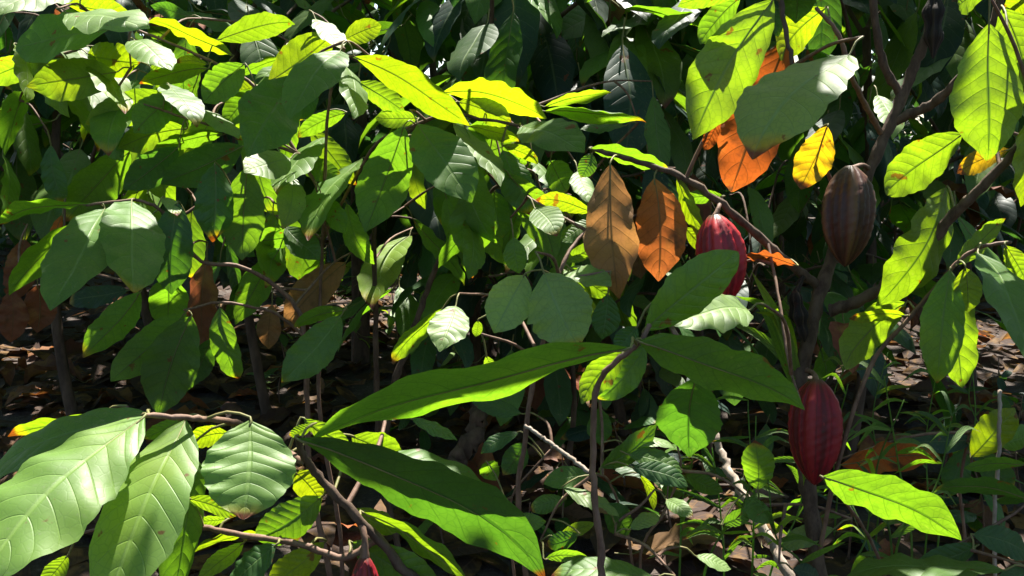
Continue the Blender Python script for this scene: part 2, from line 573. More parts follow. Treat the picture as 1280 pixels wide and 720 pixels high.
# ------------------------------------------------------------------ plants traced from the photograph
class Plant:
    def __init__(self, root):
        self.root = root
        self.pts = np.zeros((0, 3))
        self.seed = random.randint(0, 9999)
        self.nleaf = 0

    def branch(self, name, P, r0, r1, mat=M_TWIG, to_ground=False, seg=7, n=None, lump=0.12, parent=None):
        """P: list of (px, py, depth)."""
        Q = np.array([at(*p) for p in P])
        return self.branch3(name, Q, r0, r1, mat, to_ground, seg, n, lump, parent)

    def branch3(self, name, Q, r0, r1, mat=M_TWIG, to_ground=False, seg=7, n=None, lump=0.12, parent=None):
        if to_ground:
            b = Q[0].copy()
            g = b + np.array([0.03, 0.05, 0])
            g[2] = -0.06
            mid = (b + g) / 2 + np.array([0.02, -0.01, 0])
            Q = np.vstack([g, mid, Q])
        n = n or max(8, 5 * len(Q))
        S = spline(Q, n)
        S[1:-1] += rng.normal(0, 1, (n - 2, 3)) * min(r0, 0.01) * 0.10
        mb = MB()
        rad = np.linspace(r0, r1, n) * (1 + 0.10 * np.sin(np.arange(n) * 1.7 + self.seed))
        tube(mb, S, rad, seg, 0, lump)
        o = link(name, mb.mesh(name, [mat]), parent or self.root)
        fine = spline(Q, n * 4)
        self.pts = np.vstack([self.pts, fine])
        return o

    def leaf(self, b, t, wpx, d, face, lit, knd, tip=0.0, dd=None, bend=None, stalk=True, fold=None, name='leaf'):
        """b, t: pixels of the stalk end and the tip; wpx: visible width in pixels; d: depth of the stalk end."""
        self.nleaf += 1
        seed = self.seed * 131 + self.nleaf
        r = random.Random(seed)
        B = at(b[0], b[1], d)
        lpx = math.hypot(t[0] - b[0], t[1] - b[1])
        ls = lpx / FPX * d
        wa = wpx / FPX * d
        best = None
        for k in ([0, .2, -.2, .4, -.4, .6, -.6, .85, -.85, 1.1, -1.1] if dd is None else [dd]):
            T = at(t[0], t[1], d + k * ls)
            a = T - B
            L = np.linalg.norm(a)
            a = a / L
            view = unit((B + T) / 2 - CAM)
            p = unit(np.cross(a, view))
            q = np.cross(a, p)
            for ratio in (.38, .42, .47, .53, .6):
                W = ratio * L
                c = min(1.0, wa / W)
                over = max(0.0, wa / W - 1.0)
                W = max(W, wa)
                ph = math.acos(c)
                for sg in (-1, 1):
                    w = math.cos(ph) * p + sg * math.sin(ph) * q
                    n = unit(np.cross(a, w))
                    if n @ view > 0:
                        n = -n
                    ns = n @ SUN
                    want = (ns if face == 'R' else -ns)
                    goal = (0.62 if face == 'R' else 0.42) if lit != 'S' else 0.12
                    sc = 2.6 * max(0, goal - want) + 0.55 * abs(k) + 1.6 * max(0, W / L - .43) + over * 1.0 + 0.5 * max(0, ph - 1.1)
                    if best is None or sc < best[0]:
                        best = (sc, T, a, L, W, n)
        sc, T, a, L, W, n = best
        nt = n if n[2] > -0.05 else -n
        x, y, z = frame_from(a, nt)
        bd = bend if bend is not None else r.uniform(0.15, 0.75)
        V, F, UV = leaf_verts(L, W * 0.97, bd, fold if fold is not None else r.uniform(0.04, 0.24), r.uniform(0.0, 0.3), (r.uniform(0.008, 0.014) if lpx < 110 else r.uniform(0.004, 0.008)), r.uniform(0.02, 0.06) * (2.0 if knd in DRYKINDS else 0.95), r.uniform(-0.3, 0.3), seed,
                              nu=30 if lpx > 60 else 14, nv=8 if lpx > 60 else 6, bites=r.choice((0, 0, 0, 1, 1, 2)) if lpx < 105 else 0)
        mb = MB()
        mb.add(V, F, UV, 0)
        Mx = mat4(B, x, y, z)
        if stalk:
            Mi = np.array(Mx.inverted())
            end = None
            if len(self.pts):
                dist = np.linalg.norm(self.pts - B, axis=1)
                j = int(np.argmin(dist + 0.3 * np.maximum(0, self.pts[:, 2] - B[2] - 0.25)))
                if dist[j] < 0.6:
                    end = self.pts[j]
            if end is None:
                end = B - a * 0.03 + np.array([0, 0.01, 0.01])
            gap = np.linalg.norm(end - B)
            if gap > 0.085:
                tw0 = B - a * 0.035 + np.array([0, 0, 0.004])
                mid = (tw0 + end) / 2 + np.array([r.uniform(-.02, .02), r.uniform(-.02, .02), r.uniform(0.0, .04)]) * gap * 4
                S = spline(np.array([end, mid, tw0]), 9)
                m2 = MB()
                tube(m2, S, np.linspace(0.0036, 0.0020, 9), 6, 0, 0.3)
                link('twig', m2.mesh('twig', [M_TWIG]), self.root)
                self.pts = np.vstack([self.pts, spline(np.array([end, mid, tw0]), 24)])
                end = tw0
            inside = B + a * 0.012 * min(1, L / 0.2)
            mid = (end + B) / 2 + np.array([0, 0, 0.15]) * np.linalg.norm(end - B)
            S = spline(np.array([end, mid, B - a * 0.004, inside]), 7)
            S4 = np.c_[S, np.ones(7)] @ Mi.T
            tube(mb, S4[:, :3], np.linspace(0.0019, 0.0013, 7), 6, 1)
            # midrib standing proud of the underside
        mr_t = np.linspace(0.0, 0.9, 9)
        m = (8 if lpx > 60 else 6) + 1
        rows = len(V) // m
        cen = V.reshape(rows, m, 3)[:, m // 2]
        S = np.stack([np.interp(mr_t, UV.reshape(rows, m, 2)[:, 0, 0], cen[:, i]) for i in range(3)], -1)
        S[:, 2] -= 0.0007
        tube(mb, S, np.linspace(0.0013, 0.0003, 9) * min(0.85, L / 0.2), 5, 1)
        dry = knd in DRYKINDS
        o = link(name, mb.mesh(name, [M_DRY if dry else M_LEAF, M_STALK]), self.root, Mx)
        if tip == 0.0 and r.random() < 0.3 and lpx < 150:
            tip = r.uniform(0.05, 0.10)
        c = KINDS[knd]
        o.color = (c[0], c[1], c[2], tip)
        smp = [B + (T - B) * f + y * W * g for f, g in ((.15, 0), (.35, .2), (.35, -.2), (.5, 0), (.65, .22), (.65, -.22), (.85, 0))]
        LEAFLOG.append((o, smp, lit, face, n, b, t))
        if lit == 'N':
            pass
        elif lit == 'L':
            LIT.extend(smp)
        elif lit == 'E':
            LIT.extend(smp[6:])
            SHADE.extend(smp[:6])
        elif lit == 'S':
            SHADE.extend(smp)
        else:
            LIT.extend(smp[:2])
            SHADE.extend(smp[4:])
        return o

    def trace(self, ox, oy, text, depth_shift=0.0):
        """Leaf lines measured in an enlargement (2.977 x) of the photograph whose corner is at (ox, oy):
        bx by tx ty width depth face lit kind [tip]"""
        k = 1 / 2.977
        for ln in text.strip().splitlines():
            w = ln.split()
            if not w or w[0].startswith('#'):
                continue
            bx, by, tx, ty, wd, d = (float(v) for v in w[:6])
            self.leaf((ox + bx * k, oy + by * k), (ox + tx * k, oy + ty * k), wd * k, d + depth_shift, w[6], w[7], w[8], float(w[9]) if len(w) > 9 else 0.0,
                      dd=float(w[10]) if len(w) > 10 else None)

    def fill(self, x0, y0, x1, y1, n, d0, d1, kinds, seed, lo=65, hi=120, lits='NNL'):
        """Further leaves of the same crown, inside a patch of the photograph."""
        r = random.Random(seed)
        for _ in range(n):
            d = r.uniform(d0, d1)
            x, y = r.uniform(x0, x1), r.uniform(y0, y1)
            a = r.gauss(math.pi / 2, 0.75)
            L = r.uniform(lo, hi)
            if blocks_sun(at(x, y, d), 0.035, at(x + L * math.cos(a), y + L * math.sin(a), d)):
                continue
            self.leaf((x, y), (x + L * math.cos(a), y + L * math.sin(a)), L * r.uniform(.2, .46), d, r.choice('RTT'), r.choice(lits), r.choice(kinds), r.choice((0, 0, 0, .08)))


# ------------------------------------------------------------------ ground
def ground_z(x, y):
    return 0.035 * math.sin(x * 1.3 + 0.4) * math.cos(y * 0.9) + 0.02 * math.sin(x * 3.1 + y * 2.3)


def make_ground():
    xs = np.concatenate([np.linspace(-60, -9, 14), np.linspace(-8, 8, 65), np.linspace(9, 60, 14)])
    ys = np.concatenate([np.linspace(-30, -3, 8), np.linspace(-2, 12, 57), np.linspace(13, 90, 16)])
    V = [(x, y, ground_z(x, y)) for y in ys for x in xs]
    nx = len(xs)
    F = [(j * nx + i, j * nx + i + 1, (j + 1) * nx + i + 1, (j + 1) * nx + i) for j in range(len(ys) - 1) for i in range(nx - 1)]
    mb = MB()
    mb.add(V, F)
    return kind(link('ground', mb.mesh('ground', [M_SOIL])), 'structure', 'brown plantation soil strewn with dead leaves')


GROUND = make_ground()

# ------------------------------------------------------------------ the bearing cocoa tree with the pods
A = Plant(thing('cocoa_tree', 'cocoa tree with bare forking brown trunk bearing the big ripe pods', 'tree', ground_at(1010, 900) * 0 + np.append(at(1030, 760, 1.6)[:2], 0)))
A.branch('trunk', [(1030, 770, 1.6), (1016, 650, 1.6), (1003, 565, 1.6), (1000, 490, 1.6), (1012, 420, 1.6), (1030, 350, 1.61), (1058, 275, 1.62), (1090, 205, 1.62), (1115, 150, 1.62),
                   (1140, 90, 1.61), (1160, 40, 1.6), (1178, -60, 1.58), (1190, -200, 1.6)], 0.016, 0.0075, M_BARK, True, 12, 90, 0.2)
A.branch('branch', [(1026, 360, 1.61), (985, 328, 1.59), (950, 296, 1.57), (900, 254, 1.55), (850, 220, 1.55), (790, 200, 1.56), (738, 185, 1.58)], 0.0095, 0.0038, M_BARK, seg=9, n=44)
A.branch('branch', [(1038, 388, 1.61), (1070, 378, 1.58), (1108, 356, 1.54), (1150, 320, 1.48), (1190, 270, 1.42), (1225, 235, 1.38), (1300, 160, 1.32)], 0.0115, 0.007, M_BARK, seg=9, n=44)
A.branch('branch', [(1120, 150, 1.62), (1165, 130, 1.58), (1205, 92, 1.52), (1240, 35, 1.46), (1258, -40, 1.42)], 0.0095, 0.006, M_BARK, seg=9, n=36)
A.branch('branch', [(1126, 118, 1.62), (1106, 85, 1.6), (1096, 40, 1.58), (1085, -30, 1.55), (1050, -70, 1.5), (1000, -50, 1.44), (977, -5, 1.41), (984, 45, 1.4), (990, 84, 1.4)], 0.008, 0.0032, M_BARK, seg=8, n=48)
A.branch('branch', [(1101, 166, 1.62), (1082, 132, 1.56), (1063, 92, 1.47), (1047, 42, 1.42), (1020, 10, 1.4)], 0.0055, 0.003, M_TWIG, n=30)
A.branch('branch', [(1068, 262, 1.62), (1042, 232, 1.6), (1030, 198, 1.58), (1020, 170, 1.56)], 0.0042, 0.003, M_TWIG, n=20)
A.branch('branch', [(1024, 690, 1.59), (1050, 570, 1.52), (1088, 458, 1.5), (1130, 405, 1.47), (1160, 370, 1.45), (1200, 325, 1.42), (1230, 308, 1.4), (1264, 303, 1.38)], 0.0042, 0.003, M_TWIG, n=40)
A.branch('branch', [(960, 305, 1.57), (975, 380, 1.5), (985, 450, 1.46), (1000, 500, 1.42)], 0.003, 0.002, M_TWIG, n=20)

A.trace(850, 0, '''
345 0 50 520 250 1.40 T L y 0.0
200 -10 -10 25 75 1.42 T L y
225 -10 75 165 110 1.44 T D m
430 -90 430 88 150 1.36 T S d
540 30 375 225 135 1.46 T L l
395 150 190 715 250 1.47 T L o
548 470 450 705 140 1.52 T L q 0.18
150 440 90 560 60 1.52 T L o
628 205 270 595 270 1.22 R D v 0.10 -0.35
1150 90 1145 605 255 1.26 T D y 0.02
1200 30 1300 350 170 1.32 T L y
1150 -40 1040 25 100 1.4 T L y
1290 -30 1215 60 90 1.35 T L l
1052 498 768 725 165 1.42 T L y 0.04
1225 555 1030 645 85 1.46 T L q 0.2
1300 420 1268 770 90 1.32 T L l
735 355 790 520 85 2.4 R L p
330 0 365 140 60 1.45 T S d
''')
A.trace(850, 240, '''
990 -15 728 425 175 1.46 T D y 0.02
432 272 232 238 42 1.55 T L o
160 15 8 30 55 1.55 T D m
838 460 628 472 50 1.46 T L l 0.15
842 412 618 662 140 1.48 T L y 0.02
1032 270 1212 98 75 1.42 T D y 0.05
1062 282 1072 448 100 1.40 T D l 0.03
1005 290 955 712 155 1.42 T S m 0.05
1015 330 1050 730 140 1.46 T L y 0.03
1110 228 1295 655 150 1.34 R D g 0.03
1212 200 1300 370 85 1.36 T L y
255 440 -30 500 165 1.26 R L v
150 350 60 480 90 1.6 T L y
20 130 120 230 60 1.62 T L l
''')

# ------------------------------------------------------------------ young cocoa in the middle, long leaves in front
D = Plant(thing('cocoa_sapling', 'slender sapling with long glossy leaves spread under the hanging dead leaves', 'sapling', np.append(at(752, 760, 1.12)[:2], 0)))
D.branch('stem', [(754, 780, 1.12), (752, 700, 1.12), (745, 640, 1.12), (742, 595, 1.12), (741, 540, 1.11), (747, 482, 1.1), (772, 450, 1.08), (798, 430, 1.07), (812, 406, 1.07)], 0.0058, 0.003, M_TWIG, True, 8, 60, 0.12)
D.trace(420, 240, '''
1085 582 -90 925 150 1.0 T S g 0.02 0.0
1150 515 1498 222 180 1.09 T S m 0.02
1128 556 1745 812 190 1.05 T S g 0.02
1340 690 1315 990 260 1.12 T S d 0.02
1078 590 915 790 115 1.1 T L y 0.02
1150 570 975 770 120 1.14 T S g
1120 500 1045 600 90 1.18 T S d
''')

# ------------------------------------------------------------------ large-leaved cocoa, low in front
C = Plant(thing('cocoa_bush', 'low cocoa bush with very large sunlit leaves and one dark pod', 'bush', np.append(at(520, 760, 1.06)[:2], 0)))
C.branch('stem', [(535, 770, 1.07), (500, 708, 1.06), (450, 650, 1.05), (402, 600, 1.04), (381, 572, 1.03), (373, 546, 1.02)], 0.0075, 0.004, M_BARK, True, 9, 50, 0.12)
C.branch('branch', [(470, 676, 1.055), (430, 697, 1.06), (380, 681, 1.07), (300, 668, 1.08), (240, 655, 1.1), (190, 640, 1.1)], 0.0048, 0.003, M_TWIG, n=40)
C.branch('branch', [(384, 580, 1.03), (345, 556, 1.09), (298, 530, 1.06), (245, 523, 0.99), (178, 519, 0.96)], 0.0048, 0.003, M_TWIG, n=40)
C.trace(0, 480, '''
535 122 -90 790 310 0.95 R L w 0.0 -0.62
545 108 -70 400 130 0.99 R S g
370 118 28 196 80 1.08 T L y 0.13
690 135 370 870 270 1.0 R D w 0.0 -0.55
672 132 530 205 65 1.02 T S m
930 136 905 505 330 0.98 R L w 0.06 -0.55
850 182 698 222 85 1.06 T L l
705 250 630 790 150 1.07 T S g
700 425 880 492 60 1.06 T L y
845 500 715 520 40 1.1 T L y
1062 570 722 628 20 1.1 T L l
1100 330 1196 440 110 1.06 T L l 0.05
1195 420 950 575 150 1.09 T S m
1028 598 850 760 120 1.05 R S d
905 590 735 730 75 1.1 T L y
1205 590 990 760 125 1.12 T S l
1165 150 1075 190 45 1.06 T L y
500 640 330 800 110 1.15 T S m
250 640 150 760 80 1.15 T L y
''')
C.trace(420, 480, '''
-142 205 778 735 225 1.0 T E d 0.02 0.12
60 285 648 492 180 1.12 R D g
60 195 250 295 140 1.12 T D y
280 128 452 212 50 1.2 R S g
100 478 490 735 70 1.06 T L y
55 470 235 548 85 1.1 T S l
60 590 400 780 150 1.08 T S m
-120 130 60 230 70 1.08 T L y
''')

# ------------------------------------------------------------------ sapling behind: grey-green pair of leaves
E = Plant(thing('cocoa_sapling', 'sapling with a broad grey-green pair of leaves below the dead ones', 'sapling', np.append(at(650, 700, 1.55)[:2], 0)))
E.branch('stem', [(648, 640, 1.58), (655, 560, 1.56), (668, 470, 1.55), (690, 390, 1.53), (702, 335, 1.52), (722, 300, 1.55), (760, 262, 1.6)], 0.006, 0.003, M_TWIG, True, 8, 50, 0.12)
E.trace(420, 240, '''
702 310 588 525 175 1.46 R S p 0.0 -0.3
775 302 905 580 255 1.42 R S p 0.0 -0.3
445 425 385 595 150 1.75 R L p
395 435 212 642 72 1.8 T L y
850 290 1025 352 80 1.55 R L p
872 285 1022 395 85 1.53 T D y
852 320 962 495 62 1.52 T L l
850 256 965 186 62 1.58 T L y
1012 380 990 550 110 1.5 T S d
740 60 822 166 115 1.62 R L p
952 75 742 30 70 1.62 T L l 0.12
955 110 835 185 70 1.6 R S g
660 168 682 304 92 1.75 T S m
560 610 585 712 55 1.5 T L y
1000 200 1090 330 100 1.6 T L y
780 420 870 520 90 1.52 T S g
530 480 520 540 40 1.6 T L y
''')
# two dead leaves that hang from the pod branch
A.leaf((763, 206), (774, 374), 68, 1.52, 'T', 'D', 'b', dd=0.0, bend=0.2)
A.leaf((818, 223), (823, 352), 68, 1.55, 'T', 'L', 'c', dd=0.05, bend=0.15)
A.leaf((738, 186), (838, 215), 22, 1.57, 'T', 'S', 'm')
A.leaf((740, 192), (726, 222), 24, 1.6, 'T', 'S', 'g')
A.leaf((846, 222), (872, 300), 20, 1.55, 'T', 'L', 'l')

# ------------------------------------------------------------------ the broad lime-leaved young cocoa
B = Plant(thing('cocoa_tree', 'young cocoa tree with a dense sunlit crown of lime green leaves', 'tree', np.append(at(470, 600, 2.35)[:2], 0)))
B.branch('stem', [(478, 600, 2.35), (472, 520, 2.32), (470, 430, 2.28), (468, 330, 2.22), (470, 250, 2.16), (480, 195, 2.1), (545, 145, 2.0), (610, 150, 1.98), (690, 165, 2.0)], 0.010, 0.003, M_BARK, True, 9, 70)
B.branch('stem', [(476, 590, 2.35), (490, 490, 2.3), (515, 420, 2.27), (545, 335, 2.22), (580, 280, 2.15), (620, 235, 2.08), (660, 205, 2.05)], 0.011, 0.003, M_BARK, False, 9, 60)
B.branch('stem', [(400, 520, 2.2), (400, 390, 2.18), (405, 250, 2.12), (411, 130, 2.06), (430, 62, 2.0)], 0.006, 0.003, M_TWIG, True, 8, 50)
B.branch('branch', [(405, 245, 2.12), (370, 190, 2.1), (320, 110, 2.08), (260, 75, 2.06), (190, 45, 2.04), (100, 10, 2.0)], 0.005, 0.0028, M_TWIG, n=40)
B.branch('branch', [(372, 192, 2.1), (310, 170, 2.06), (240, 150, 2.02), (180, 130, 2.0)], 0.004, 0.0026, M_TWIG, n=30)
B.branch('branch', [(402, 300, 2.15), (440, 230, 2.12), (470, 180, 2.06), (510, 160, 2.0), (545, 145, 1.98)], 0.004, 0.0026, M_TWIG, n=30)
B.branch('branch', [(424, 80, 2.02), (440, 70, 2.0), (470, 72, 1.98)], 0.003, 0.002, M_TWIG, n=12)
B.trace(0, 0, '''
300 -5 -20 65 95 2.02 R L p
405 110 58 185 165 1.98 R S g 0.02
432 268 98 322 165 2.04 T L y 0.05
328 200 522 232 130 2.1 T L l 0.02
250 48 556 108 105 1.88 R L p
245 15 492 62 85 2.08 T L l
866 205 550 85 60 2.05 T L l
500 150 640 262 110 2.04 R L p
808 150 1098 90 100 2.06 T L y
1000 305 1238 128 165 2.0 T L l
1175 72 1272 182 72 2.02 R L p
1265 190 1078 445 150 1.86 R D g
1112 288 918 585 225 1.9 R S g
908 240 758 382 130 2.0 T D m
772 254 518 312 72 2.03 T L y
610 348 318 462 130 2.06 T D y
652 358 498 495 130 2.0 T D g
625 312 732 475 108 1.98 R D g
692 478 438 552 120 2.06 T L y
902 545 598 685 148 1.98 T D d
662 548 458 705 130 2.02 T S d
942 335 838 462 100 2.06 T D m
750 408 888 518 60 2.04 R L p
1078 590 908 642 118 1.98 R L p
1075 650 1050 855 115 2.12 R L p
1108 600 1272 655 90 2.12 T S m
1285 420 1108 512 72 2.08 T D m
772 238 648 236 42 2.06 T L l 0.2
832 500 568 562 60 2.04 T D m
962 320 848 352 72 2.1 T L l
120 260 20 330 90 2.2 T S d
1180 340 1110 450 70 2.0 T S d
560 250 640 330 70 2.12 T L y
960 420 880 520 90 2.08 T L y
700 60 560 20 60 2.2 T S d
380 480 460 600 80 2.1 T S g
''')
B.trace(420, 0, '''
28 150 168 94 92 2.0 T L l
72 212 498 468 125 1.9 T L l
25 232 62 445 92 1.98 R L p
88 305 255 412 92 2.0 T L y
395 345 785 442 92 2.0 T L l 0.03
458 380 655 462 95 2.04 T L l 0.05
778 396 1025 345 46 2.08 T L y 0.05
778 414 1155 456 52 2.06 T L m 0.08
690 470 925 568 135 1.95 R D g
252 472 108 865 200 1.92 T D g
305 462 505 755 205 1.9 R S g 0.0 -0.3
302 440 148 442 72 2.0 T L y
438 458 612 695 84 1.98 R L p
498 470 682 528 52 2.02 T L l
620 540 752 612 48 2.02 T L l
480 480 600 905 150 1.98 T D m
620 560 720 800 130 2.0 T S g
1180 358 1212 648 95 2.3 T S g
1072 468 908 482 42 2.2 R S g
900 638 955 765 82 1.9 R L p
700 560 640 690 110 2.05 T D m
800 600 860 720 110 2.0 T S m
560 440 520 560 90 2.06 T D m
''')
B.trace(420, 240, '''
520 -40 488 245 180 1.98 T D m
640 -70 815 262 140 1.98 T D m
780 60 850 318 110 2.04 T S g
590 0 620 170 110 2.1 T S g
''')

B.fill(-10, 20, 240, 110, 12, 2.12, 2.3, 'ylym', 31, 70, 115, 'LLN')
B.fill(150, 40, 400, 130, 12, 2.12, 2.3, 'ylmg', 32, 70, 115, 'LLN')
B.fill(0, 90, 240, 200, 14, 2.15, 2.45, 'gmmdy', 21)
B.fill(150, 110, 410, 280, 18, 2.12, 2.45, 'gmmyg', 22, 75, 125)
B.fill(430, 110, 720, 300, 24, 2.1, 2.45, 'gmmyg', 23, 75, 125)
B.fill(540, 240, 740, 330, 12, 2.0, 2.3, 'gmd', 24)
B.fill(250, 250, 420, 330, 8, 2.1, 2.4, 'gmd', 25)

# ------------------------------------------------------------------ drooping dark green leaves low on the same side
G = Plant(thing('cocoa_sapling', 'shaded sapling with drooping broad green leaves on a thin arching stem', 'sapling', np.append(at(385, 560, 2.05)[:2], 0)))
G.branch('stem', [(388, 600, 2.06), (384, 500, 2.05), (380, 425, 2.03), (376, 395, 2.02), (354, 365, 2.0), (302, 334, 1.95), (252, 327, 1.92), (225, 295, 1.88), (200, 262, 1.84), (165, 250, 1.82), (108, 257, 1.8)], 0.0075, 0.0028, M_TWIG, True, 8, 70)
G.branch('branch', [(380, 420, 2.03), (345, 392, 1.98), (312, 383, 1.94), (272, 378, 1.9), (230, 388, 1.86)], 0.004, 0.0026, M_TWIG, n=30)
G.branch('branch', [(215, 280, 1.86), (250, 255, 1.88), (290, 232, 1.9), (315, 205, 1.92)], 0.0036, 0.0024, M_TWIG, n=20)
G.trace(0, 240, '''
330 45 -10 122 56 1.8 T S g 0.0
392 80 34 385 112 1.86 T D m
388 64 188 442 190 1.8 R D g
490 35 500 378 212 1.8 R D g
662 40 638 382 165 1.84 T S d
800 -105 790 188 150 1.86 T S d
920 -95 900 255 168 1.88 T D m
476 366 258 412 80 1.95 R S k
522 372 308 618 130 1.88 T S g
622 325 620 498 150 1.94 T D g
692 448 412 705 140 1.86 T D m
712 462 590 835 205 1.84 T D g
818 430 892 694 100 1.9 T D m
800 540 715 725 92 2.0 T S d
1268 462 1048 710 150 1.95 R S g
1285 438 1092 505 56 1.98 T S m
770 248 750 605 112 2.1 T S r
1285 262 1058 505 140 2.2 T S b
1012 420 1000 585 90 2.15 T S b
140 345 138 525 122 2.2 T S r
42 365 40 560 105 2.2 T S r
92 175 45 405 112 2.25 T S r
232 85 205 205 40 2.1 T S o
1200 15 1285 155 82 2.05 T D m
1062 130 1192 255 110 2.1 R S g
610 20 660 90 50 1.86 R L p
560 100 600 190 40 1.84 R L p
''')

# ------------------------------------------------------------------ broad leaved seedlings low beside the pod tree
H = Plant(thing('cocoa_seedling', 'leafy seedling with one bright green leaf below the lowest red pod', 'seedling', np.append(at(1120, 800, 1.5)[:2], 0)))
H.branch('stem', [(1120, 780, 1.5), (1095, 690, 1.48), (1062, 635, 1.35), (1028, 597, 1.2)], 0.0045, 0.002, M_TWIG, True, 7, 40)
H.branch('branch', [(1112, 740, 1.49), (1180, 690, 1.52), (1270, 640, 1.55), (1300, 600, 1.55)], 0.0035, 0.002, M_TWIG, n=24)
H.trace(850, 480, '''
530 345 1048 582 165 1.2 T L m 0.01
1290 300 1056 312 52 1.6 T S g
1300 430 948 396 64 1.55 T S d
1205 692 615 722 95 1.42 R S g
1105 600 862 690 90 1.5 T S d
1090 560 1300 640 110 1.5 R S d
1290 700 1180 760 80 1.45 R S d
''')
H2 = Plant(thing('cocoa_seedling', 'seedling with yellow-green and blue-green leaves by the upright grey stick', 'seedling', np.append(at(1200, 680, 2.0)[:2], 0)))
H2.branch('stem', [(1205, 660, 2.0), (1200, 610, 1.98), (1208, 560, 1.95), (1212, 540, 1.93)], 0.005, 0.0025, M_TWIG, True, 7, 30)
H2.trace(850, 480, '''
1085 270 1245 88 130 1.9 T D l 0.02
1095 205 838 222 82 1.95 R S k
600 300 968 266 118 1.85 T S o
1180 220 1320 170 90 2.0 T S m
1060 240 1000 420 100 2.0 T S d
1120 260 1240 400 110 2.0 T S d
''')
K = Plant(thing('leafy_weed', 'tangle of low dark leafy shoots around the thin sapling stem', 'plant', np.append(at(800, 700, 1.7)[:2], 0)))
K.branch('stem', [(790, 700, 1.7), (780, 650, 1.7), (760, 600, 1.68), (740, 594, 1.62)], 0.004, 0.002, M_TWIG, True, 7, 30)
K.branch('stem', [(800, 700, 1.7), (830, 640, 1.7), (850, 590, 1.7), (846, 550, 1.7)], 0.004, 0.002, M_TWIG, True, 7, 30)
K.branch('stem', [(640, 700, 1.75), (650, 660, 1.75), (640, 620, 1.74), (690, 560, 1.74)], 0.004, 0.002, M_TWIG, True, 7, 30)
K.trace(420, 480, '''
942 338 772 372 86 1.68 R S g
985 312 1195 148 92 1.66 T S g
980 90 985 230 100 1.7 T S d
1088 226 1265 242 36 1.66 R L p
1088 262 1290 330 80 1.64 R S g
1100 310 1310 380 80 1.62 R S d
610 510 782 512 72 1.6 T S m
848 388 1054 494 62 1.6 R D p
828 566 965 518 52 1.62 T D y
1095 540 1205 490 60 1.6 R L p
780 650 948 662 50 1.55 T D m
1182 722 800 716 100 1.45 R S g
1130 338 1182 472 36 1.66 T L l
680 180 540 260 60 1.75 R S d
700 220 620 340 100 1.72 T S d
560 290 600 360 80 1.72 T S m
850 430 720 470 70 1.66 R S g
1000 450 1090 560 110 1.6 T S d
900 560 780 600 70 1.6 T S d
1230 430 1330 500 60 1.6 R D p
690 110 500 60 70 1.8 R S d
''')
K.trace(850, 480, '''
290 392 278 208 122 1.62 T D m
572 538 378 622 82 1.6 R S p
60 640 190 690 50 1.55 R L p
20 330 160 400 70 1.7 T S g
250 420 330 520 80 1.6 R S g
160 520 270 470 60 1.6 T S g
420 690 520 720 70 1.55 R S k
''')
# ------------------------------------------------------------------ cocoa pods
_QT = np.array([0, .04, .10, .2, .33, .47, .6, .72, .83, .91, .96, .985, 1])
_QW = np.array([.20, .40, .60, .82, .97, 1.0, .95, .83, .62, .40, .22, .10, .0])


def husk_mesh(L, Rr, mat, seed, shrivel=0.0):
    r = np.random.default_rng(seed)
    nt, na = 44, 60
    t = np.linspace(0, 1, nt) ** 0.96
    prof = np.interp(t, _QT, _QW)
    V, UV, F = [], [], []
    bend = r.uniform(-0.03, 0.03, 2)
    ph = r.uniform(0, 6.28, 4)
    for i in range(nt):
        for k in range(na + 1):
            a = 2 * math.pi * k / na
            rid = 0.13 * abs(math.cos(5 * a)) ** 0.6 - 0.05 + 0.035 * math.cos(5 * a)
            rid -= 0.10 * max(0, -math.cos(5 * a)) ** 8 + 0.03 * (1 - abs(math.cos(5 * a))) ** 2
            wart = 0.038 * math.sin(9 * a + 40 * t[i] + ph[0]) * math.sin(33 * t[i] + ph[1]) + r.normal(0, 0.004)
            shr = shrivel * (0.25 * math.sin(3 * a + ph[2] + 5 * t[i]) + 0.2 * math.sin(17 * t[i] + ph[3]))
            rr = Rr * prof[i] * (1 + rid * min(1, prof[i] * 1.4) + wart + shr)
            x = bend[0] * L * math.sin(math.pi * t[i])
            y = bend[1] * L * math.sin(math.pi * t[i])
            V.append((rr * math.cos(a) + x, rr * math.sin(a) + y, -L * t[i]))
            UV.append((t[i], k / na))
    m = na + 1
    for i in range(nt - 1):
        for k in range(na):
            F.append((i * m + k, i * m + m + k, i * m + m + k + 1, i * m + k + 1))
    mb = MB()
    mb.add(V, F, UV)
    return mb.mesh('husk', [mat])


